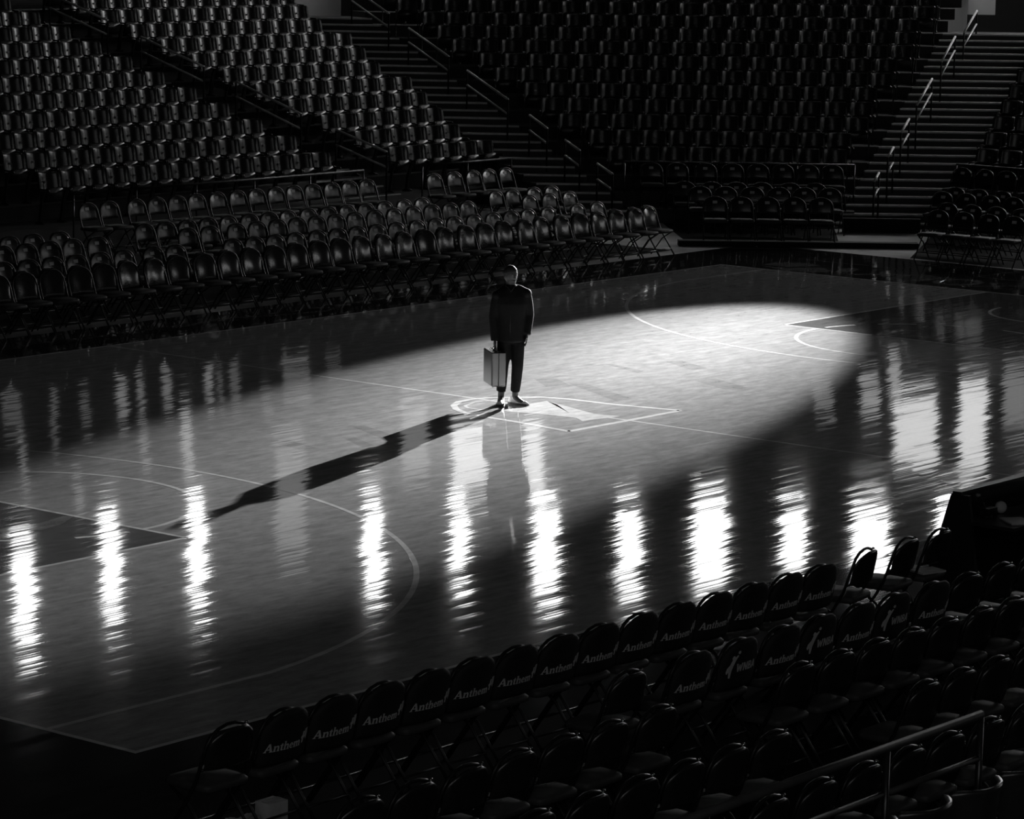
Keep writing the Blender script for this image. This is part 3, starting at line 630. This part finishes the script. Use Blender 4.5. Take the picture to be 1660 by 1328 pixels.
# corner rows and right-hand rows
for nm, T, z, S in (('front', 19.35, 0, (3.85, 4.33, 4.82, 5.30, 5.76)), ('second', 21.4, 0, (3.76, 4.23, 4.74, 5.24, 5.73, 6.21)), ('third', 22.4, 0, (3.56, 4.08, 4.55, 5.03, 5.56, 6.06)), ('back', 23.45, .27, (3.0, 3.5, 4.05, 4.57, 5.06, 5.57, 6.03, 6.5))):
    for i, s in enumerate(spread(S, .482)):
        p = ts(T-.2, s); fold('row', (p.x, p.y, z), PH-math.pi/2+R(random.uniform(-3, 3)), 'black folding chair in the %s row before the corner stand, %s from the left' % (nm, NUM[i+1]), 'folding chairs before the corner stand')
for nm, X, z, Y0, n in (('front', 18.05, 0, 5.62, 9), ('second', 19.35, 0, 6.24, 9), ('third', 21.25, 0, 7.5, 9), ('fourth', 22.2, 0, 7.8, 9), ('back', 23.75, .24, 8.62, 8)):
    for i in range(n):
        Y = Y0-.505*i
        if not in_view((X, Y, .7), 10, 10): continue
        fold('row', (X-.2, Y, z), -math.pi/2+R(random.uniform(-3, 3)), 'black folding chair in the %s row before the right stand, %s from the left' % (nm, NUM[i+1]), 'folding chairs before the right stand')
# near side, seen from behind
A = [-15.40, -14.87, -14.38, -13.87, -13.39, -12.94, -12.52, -12.01, -11.57, -11.08, -10.69, -10.13, -9.76, -9.29, -8.78]
for i, x in enumerate(spread(A, .484)):
    kd = 'plain' if i == 0 else 'anthem'
    lab = 'bare black folding chair at the left end of the nearest courtside row' if i == 0 else 'folding chair with printed Anthem cover, nearest courtside row, %s from its left end' % NUM[i+1]
    fold(kd, (x-.17, -9.81+.2, 0), math.pi+R(random.uniform(-1.5, 1.5)), lab, 'near courtside chairs')
for i, (x, a) in enumerate(((-7.86, 8), (-7.22, 5), (-6.70, 4))):
    fold('plain', (x-.17, -9.72+.2, 0), math.pi+R(a), 'bare black folding chair by the scorer table end, %s from the left' % NUM[i+1], 'near courtside chairs')
B = [-12.55, -11.82, -11.25, -10.69, -10.22, -9.68, -9.18, -8.6]
for i, x in enumerate(spread(B, .484)):
    kd = 'plain' if i == 0 else ('anthem' if i % 2 else 'league')
    lab = 'bare black folding chair at the left end of the second near row' if i == 0 else 'folding chair with printed %s cover, second near row, %s from its left end' % ('Anthem' if i % 2 else 'WNBA', NUM[i+1])
    fold(kd, (x-.17, -10.83+.2, 0), math.pi+R(random.uniform(-1.5, 1.5)), lab, 'second near row of chairs')
for i in range(5):
    fold('plain', (-8.25+.52*i, -10.85+.2, 0), math.pi+R(random.uniform(-5, 5)), 'bare black folding chair behind the scorer table, %s from its left end' % NUM[i+1], 'chairs behind the scorer table')
rows = (('third', -11.57, [-16.60, -16.15, -15.63, -15.17, -14.70, -14.22, -13.74, -13.20, -11.55, -11.0, -10.58, -10.07, -9.64, -9.09, -8.64, -8.14, -7.64]),
        ('fourth', -12.5, [-15.67, -15.15, -14.63, -14.19, -13.67, -13.26, -11.37, -10.92, -10.46, -9.95, -9.45]),
        ('fifth', -13.35, [-15.47, -14.98, -14.49, -13.97, -13.47, -12.95, -12.49, -11.98, -11.48, -10.98]))
for nm, Y, xs in rows:
    for i, x in enumerate(spread(xs, .48)):
        if not in_view((x-.17, Y, .6), 60, 60): continue
        fold('plain', (x-.17, Y+.2, 0), math.pi+R(random.uniform(-1.5, 1.5)), 'bare black folding chair in the %s near row, %s from its left end' % (nm, NUM[i+1]), 'bare chairs of the %s near row' % nm)
# near railing and the first fixed seats behind it
t = empty('guard_rail', (-16.6, -14.54, .45)); o = t.location
MB().tube([Vector((-17.6, -14.54, 1.5))-o, Vector((-14.29, -14.54, 1.5))-o], .026, 8).build('top_rail', 'greyrail', t, True)
MB().tube([Vector((-17.6, -14.54, 1.24))-o, Vector((-15.32, -14.54, 1.24))-o], .018, 8).build('lower_rail', 'greyrail', t, True)
MB().tube([Vector((-15.26, -14.54, 1.24))-o, Vector((-14.31, -14.54, 1.24))-o], .018, 8).build('lower_rail', 'greyrail', t, True)
for x in (-17.0, -15.29, -14.29): MB().tube([Vector((x, -14.54, 1.5))-o, Vector((x, -14.54, .45))-o], .02, 6).build('post', 'iron', t, True)
tag(t, 'steel guard rail with two bars in the near right foreground', 'guard rail')
struct(MB().box((-16, -15.2, .25), (14, 1.1, .5)).build('terrace', 'terrace'), 'dark concrete terrace of the near stand, front row', 'terrace')
struct(MB().box((-16, -16.2, .38), (14, .9, .76)).build('terrace', 'terrace'), 'dark concrete terrace of the near stand, second row', 'terrace')
for r_, (Y, z, xs) in enumerate(((-15.0, .5, [-16.22, -15.69, -15.16, -14.63, -14.1]), (-15.9, .76, [-16.4, -15.87, -15.34, -14.81]))):
    for i, x in enumerate(xs):
        if in_view((x, Y, z+.8), 40, 40):
            tag(place(SK, 'stadium_seat', (x, Y+.08, z), math.pi), 'black flip-up seat seen from behind, near stand, %s row, %s from the left' % (NUM[r_+1], NUM[i+1]), 'seats of the near stand')

# ------------------------------------------------------------------ scorer table with equipment
tb = empty('scorer_table', (-5.77, -9.2, 0))
MB().add([(0, .28, 0), (6.5, .28, 0), (6.5, .32, 0), (0, .32, 0), (0, -.02, .95), (6.5, -.02, .95), (6.5, .02, .95), (0, .02, .95)], [(0, 3, 2, 1), (4, 5, 6, 7), (0, 1, 5, 4), (2, 3, 7, 6), (1, 2, 6, 5), (0, 4, 7, 3)]).build('front_panel', 'desk', tb)
MB().add([(-.03, .30, 0), (-.03, -.30, 0), (-.03, -.16, .95), (-.03, .02, .95), (.01, .30, 0), (.01, -.30, 0), (.01, -.16, .95), (.01, .02, .95)], [(0, 1, 2, 3), (4, 7, 6, 5), (0, 3, 7, 4), (1, 5, 6, 2), (2, 6, 7, 3), (0, 4, 5, 1)]).build('end_panel', 'black', tb)
MB().box((3.25, -.34, .70), (6.5, .55, .03)).build('desk_top', 'desk', tb)
MB().box((3.25, -.02, .955), (6.5, .09, .03)).build('top_ledge', 'desk', tb)
for x in (.5, 3.2, 6.0): MB().box((x, -.5, .35), (.05, .05, .70)).build('leg', 'iron', tb)
tag(tb, 'long black scorer table at the right court edge', 'table')
def on_desk(px, py): q = floor_pt(px, py, .716); return Vector((q.x, max(min(q.y, -9.30), -9.75), .716))
b = MB().ell((0, 0, .055), (.055, .055, .055), 14, 10).build('ball', 'paper', None, True); b.location = on_desk(1622, 832); tag(b, 'pale round ball-like object on the scorer table', 'ball')
o = MB().box((0, 0, .006), (.30, .21, .012), Matrix.Rotation(.9, 3, 'Z')).build('paper_stack', 'paper'); o.location = on_desk(1648, 846); tag(o, 'pale papers lying on the scorer table', 'paper')
lap = empty('laptop', on_desk(1655, 806)+Vector((0, -.2, 0)), R(195)); MB().box((0, 0, .01), (.34, .24, .02)).build('base', 'plastic', lap); MB().box((0, .16, .12), (.34, .015, .22), Matrix.Rotation(-.35, 3, 'X')).build('screen', 'desk', lap); tag(lap, 'open laptop on the scorer table', 'laptop')
o = empty('microphone', on_desk(1600, 838)); MB().tube([(0, 0, 0), (0, 0, .012), (0, 0, .014)], [.05, .05, .01], 12).build('base', 'iron', o, True); MB().tube([(0, 0, .01), (.0, .04, .12), (.02, .10, .17)], .006, 6).build('gooseneck', 'tube', o, True); MB().ell((.025, .115, .178), (.018, .028, .018), 8, 6).build('capsule', 'plastic', o, True); tag(o, 'small gooseneck microphone on the scorer table', 'microphone')
o = empty('control_box', on_desk(1578, 830)); MB().box((0, 0, .03), (.16, .10, .06)).build('body', 'iron', o); MB().box((0, -.02, .062), (.12, .04, .006)).build('keypad', 'paper', o); tag(o, 'black control box with pale keypad on the scorer table', 'console')
o = MB().box((0, 0, .008), (.26, .18, .016), Matrix.Rotation(-.3, 3, 'Z')).build('clipboard', 'paper'); o.location = (-5.52, -10.18, .47); o.location = (-6.87, -9.62, .472); tag(o, 'pale clipboard lying on a chair by the scorer table', 'clipboard')
# low dark barriers before the corner stairs
def barrier(T, s0, s1, z0, z1, d, label):
    mb = MB().prism([tuple(ts(T, s0)), tuple(ts(T, s1)), tuple(ts(T+d, s1)), tuple(ts(T+d, s0))], z0, z1)
    t = empty('floor_barrier', tuple(ts(T, (s0+s1)/2))+(0,)); o = mb.build('panel', 'black', None); o.parent = t; o.matrix_parent_inverse = Matrix.Translation(-Vector(t.location))
    f = MB()
    for s in (s0+.1, (s0+s1)/2, s1-.1):
        g = MB().prism([tuple(ts(T-.05, s-.02)), tuple(ts(T-.05, s+.02)), tuple(ts(T+d+.05, s+.02)), tuple(ts(T+d+.05, s-.02))], 0, max(z0, .02)); k = g.build('foot', 'iron', None); k.parent = t; k.matrix_parent_inverse = Matrix.Translation(-Vector(t.location))
    tag(t, label, 'barrier')
def T_at(px, py): q = floor_pt(px, py); return Vector((q.x, q.y)).dot(E2), Vector((q.x, q.y)).dot(E1)
tb1, sa = T_at(1366, 377); _, sb = T_at(1492, 379)
barrier(tb1, sa, sb, .0, .27, .10, 'black low barrier across the foot of the right stairs')
tr1, sa = T_at(1100, 399); _, sm = T_at(1352, 400); _, sb = T_at(1486, 402)
barrier(tr1, sa, sm-.02, .0, .10, .25, 'black cable ramp on the floor before the corner chairs')
barrier(tr1, sm, sb, .0, .10, .25, 'black cable ramp on the floor at the foot of the right stairs')
# pale cartons under the leftmost near chairs
for i, (px, py, s) in enumerate(((440, 1346, .17), (404, 1358, .12), (374, 1362, .11))):
    q = floor_pt(px, py); x, y = q.x, q.y
    o = empty('carton', (x, y, 0), .3*i); MB().box((0, 0, s*.6), (s, s*.8, s*1.2)).build('body', 'paper', o); MB().box((0, 0, s*1.2+.004), (s*.9, .04, .006)).build('tape', 'plastic', o)
    tag(o, 'small pale carton on the floor behind the near chairs, %s' % ('the right one', 'the middle one', 'the left one')[i], 'carton')

# ------------------------------------------------------------------ the man with the case
def ring_loft(mb, secs, seg=14):
    """secs: (x, y, z, rx, ry) horizontal ellipses"""
    return mb.loft([[(x+rx*math.cos(2*math.pi*i/seg), y+ry*math.sin(2*math.pi*i/seg), z) for i in range(seg)] for x, y, z, rx, ry in secs])
def remesh(o, vox, it=4, f=.5):
    m = o.modifiers.new('weld', 'REMESH'); m.mode = 'VOXEL'; m.voxel_size = vox; m.use_smooth_shade = True
    s = o.modifiers.new('soften', 'SMOOTH'); s.iterations = it; s.factor = f
ft = floor_pt(828, 656, ZC)
man = empty('person', (ft.x, ft.y, ZC+.002), math.atan2(-.777, .63))
RSH, REL, RWR = (-.185, .02, 1.355), (-.225, .02, 1.07), (-.205, -.03, .80)      # carrying arm (photo left)
LSH, LEL, LWR = (.165, .02, 1.385), (.205, .05, 1.10), (.180, -.03, .88)
RHP, RKN, RAN = (-.085, .0, .86), (-.105, -.02, .47), (-.120, .02, .09)
LHP, LKN, LAN = (.070, .0, .87), (.075, -.03, .48), (.050, .03, .09)
yaw = R(35)            # the head looks to the photo's right
Hm = Matrix.Rotation(yaw, 3, 'Z'); HC = Vector((-.030, -.005, 1.585))
def hp(x, y, z): return HC+Hm @ Vector((x, y, z))
bd = MB()
bd.ell(HC+Vector((0, 0, .015)), (.082, .099, .106), 16, 12, Hm)
bd.ell(hp(0, -.022, -.052), (.058, .066, .066), 14, 10, Hm)                       # jaw
bd.ell(hp(0, -.096, -.012), (.012, .018, .028), 8, 6, Hm); bd.ell(hp(0, -.106, -.026), (.015, .012, .011), 8, 6, Hm)   # nose
bd.ell(hp(0, -.080, .026), (.052, .016, .010), 8, 6, Hm); bd.ell(hp(0, -.084, -.060), (.024, .011, .009), 8, 6, Hm); bd.ell(hp(0, -.078, -.090), (.020, .014, .014), 8, 6, Hm)
for sx in (-1, 1): bd.ell(hp(sx*.078, .008, -.006), (.010, .020, .031), 8, 6, Hm)
ring_loft(bd, [(-.022, .01, 1.40, .085, .07), (-.024, .012, 1.46, .060, .060), (-.028, .008, 1.54, .055, .060)])
ring_loft(bd, [(0, 0, .84, .15, .10), (0, 0, .95, .15, .10), (0, 0, 1.08, .145, .10), (-.005, 0, 1.25, .175, .11), (-.01, .005, 1.36, .17, .10), (-.015, .01, 1.42, .09, .07)])
for a, b, c in ((RSH, REL, RWR), (LSH, LEL, LWR)): bd.tube([Vector(a)-Vector((0, 0, .02)), b, c], [.050, .042, .028], 10)
for a, b, c in ((RHP, RKN, RAN), (LHP, LKN, LAN)): bd.tube([a, b, c], [.085, .058, .040], 10)
for a, tx, ty in ((RAN, -.02, -.15), (LAN, .10, -.10)): bd.tube([Vector(a), Vector(a)+Vector((tx*.5, ty*.5, -.04)), Vector(a)+Vector((tx, ty, -.055))], [.04, .035, .025], 8)
def hand(mb, wr, side, grip):
    w_ = Vector(wr)
    mb.ell(w_+Vector((0, -.008, -.045)), (.020, .040, .050), 10, 8)
    for i, (yo, L) in enumerate(((-.034, .070), (-.012, .078), (.010, .074), (.030, .058))):
        base = w_+Vector((0, yo-.008, -.082))
        if grip:   # fingers close under the handle
            k = [base, base+Vector((-side*.012, 0, -L*.38)), base+Vector((side*.018, 0, -L*.55)), base+Vector((side*.030, 0, -L*.25))]
        else:
            k = [base, base+Vector((-side*.004, -.003, -L*.42)), base+Vector((-side*.012, -.006, -L*.75)), base+Vector((-side*.024, -.008, -L*.98))]
        mb.tube(k, [.0095, .009, .0085, .007], 7)
    th = w_+Vector((0, -.040, -.035)); mb.tube([th, th+Vector((-side*.010, -.022, -.022)), th+Vector((-side*.018, -.022, -.050))], [.011, .010, .008], 7)
hand(bd, RWR, -1, True); hand(bd, LWR, 1, False)
body = bd.build('body', 'skin', man, True); remesh(body, .0075, 3)
for sx in (-1, 1):
    e = MB().ell((0, 0, 0), (.011, .011, .011), 8, 6).build('eye', 'eye', body, True); e.location = hp(sx*.030, -.083, .010)
hr = MB()
for th in range(1): pass
rings = []
for j in range(0, 7):
    t = R(8+j*13.5); rings.append([hp(.0855*math.sin(t)*math.cos(2*math.pi*i/16), .1025*math.sin(t)*math.sin(2*math.pi*i/16)+(.0 if j < 5 else .012), .018+.1095*math.cos(t)) for i in range(16)])
hr.loft(rings[::-1]); hr.build('cropped_hair', 'hair', man, True)
jk = MB()
ring_loft(jk, [(-.005, 0, .775, .178, .125), (-.005, 0, .80, .182, .128), (-.003, 0, .92, .172, .122), (-.003, 0, 1.08, .172, .122), (-.006, 0, 1.24, .190, .128), (-.010, .005, 1.33, .185, .115), (-.012, .01, 1.385, .160, .098), (-.016, .01, 1.420, .118, .088), (-.020, .012, 1.445, .078, .076), (-.022, .012, 1.475, .072, .072)], 18)
for a, b, c in ((RSH, REL, RWR), (LSH, LEL, LWR)):
    A_, B_, C_ = Vector(a), Vector(b), Vector(c)
    jk.ell(A_+Vector((0, 0, -.02)), (.070, .078, .066), 12, 8); jk.tube([Vector((-.02, .012, 1.43)), Vector((-.02, .012, 1.43)).lerp(A_+Vector((0, 0, .01)), .5), A_+Vector((0, 0, -.02))], [.058, .062, .060], 12)
    jk.tube([A_.lerp(B_, .22), A_.lerp(B_, .5), B_, B_.lerp(C_, .5), C_+Vector((0, 0, -.015))], [.066, .067, .063, .058, .053], 12)
j = jk.build('jacket', 'cloth', man, True); remesh(j, .011, 5)
MB().tube([(-.022, -.118, 1.30), (-.022, -.118, .80)], .004, 5).build('zip', 'iron', j, True)
MB().tube([hp(0, 0, 0)*0+Vector((-.085, -.02, 1.468)), Vector((-.055, -.062, 1.455)), Vector((-.02, -.085, 1.40)), Vector((.015, -.062, 1.455)), Vector((.045, -.02, 1.468))], .014, 6).build('collar', 'cloth', j, True)
tr = MB()
ring_loft(tr, [(0, 0, .76, .155, .105), (0, 0, .86, .160, .110), (0, 0, .95, .152, .106)], 16)
for a, b, c in ((RHP, RKN, RAN), (LHP, LKN, LAN)):
    A_, B_, C_ = Vector(a), Vector(b), Vector(c)
    tr.tube([A_, A_.lerp(B_, .5), B_, B_.lerp(C_, .5), C_+Vector((0, 0, .07))], [.096, .088, .074, .066, .060], 12)
o = tr.build('trousers', 'trouser', man, True); remesh(o, .011, 4)
def shoe(an, ang):
    s = MB(); secs = []
    for y, hw, h in ((.085, .028, .075), (.06, .038, .105), (.01, .042, .110), (-.05, .044, .080), (-.11, .048, .062), (-.165, .044, .050), (-.195, .026, .036)):
        secs.append([(hw*math.cos(a)*(1 if math.sin(a) < .2 else .85), y, .022+(h-.022)*(max(0, math.sin(a))**.8)) for a in [math.pi*i/10 for i in range(11)]]+[(-hw*.9, y, .018), (hw*.9, y, .018)])
    s.loft(secs); o = s.build('shoe', 'shoe', man, True); o.location = (an[0], an[1], 0); o.rotation_euler = (0, 0, ang)
    so = MB().prism([(.030, .09), (.042, .05), (.044, -.02), (.050, -.11), (.046, -.165), (.026, -.20), (-.026, -.20), (-.046, -.165), (-.050, -.11), (-.044, -.02), (-.042, .05), (-.030, .09)], 0, .024).build('sole', 'sole', o)
    MB().box((0, -.05, .088), (.05, .07, .008), Matrix.Rotation(.45, 3, 'X')).build('laces', 'shoe', o)
    return o
shoe(RAN, R(-6)); shoe(LAN, R(52))
tag(man, 'man in dark jacket and trousers with white shoes standing at centre court', 'person')

# case hanging from the carrying hand, its narrow end towards the camera
cs_top = .655
cpos = man.matrix_basis @ Vector((RWR[0]+.0, RWR[1]-.0, 0))
case = empty('briefcase', (cpos.x, cpos.y, ZC), math.atan2(-.777, .63)+R(13))
zb = .255
def rbox(mb, x, y, z0, z1, r):
    pts = []
    for cx, cy, a0 in ((1, 1, 0), (-1, 1, 90), (-1, -1, 180), (1, -1, 270)):
        for a in (0, 45, 90): pts.append((cx*(x/2-r)+r*math.cos(R(a0+a)), cy*(y/2-r)+r*math.sin(R(a0+a))))
    return mb.loft([[(px*k, py*k, z) for px, py in pts] for z, k in ((z0, .96), (z0+.012, 1), (z1-.012, 1), (z1, .96))])
rbox(MB(), .18, .46, zb, zb+.42, .018).build('shell', 'case', case)
fr = MB()
for y in (-.231, .231): fr.box((0, y, zb+.21), (.014, .006, .40))
fr.box((0, 0, zb+.421), (.014, .40, .006)); fr.box((0, 0, zb-.001), (.014, .40, .006)); fr.build('closing_frame', 'casef', case)
MB().tube([(0, -.065, zb+.42), (0, -.062, zb+.455), (0, 0, zb+.462), (0, .062, zb+.455), (0, .065, zb+.42)], .009, 8).build('handle', 'casef', case, True)
for y in (-.13, .13): MB().box((.02, y, zb+.424), (.05, .03, .012)).build('latch', 'chrome', case)
for x in (-.06, .06):
    for y in (-.19, .19): MB().ell((x, y, zb-.004), (.010, .010, .008), 6, 4).build('stud', 'casef', case, True)
tag(case, 'pale metal carrying case hanging from the man\'s hand', 'case')
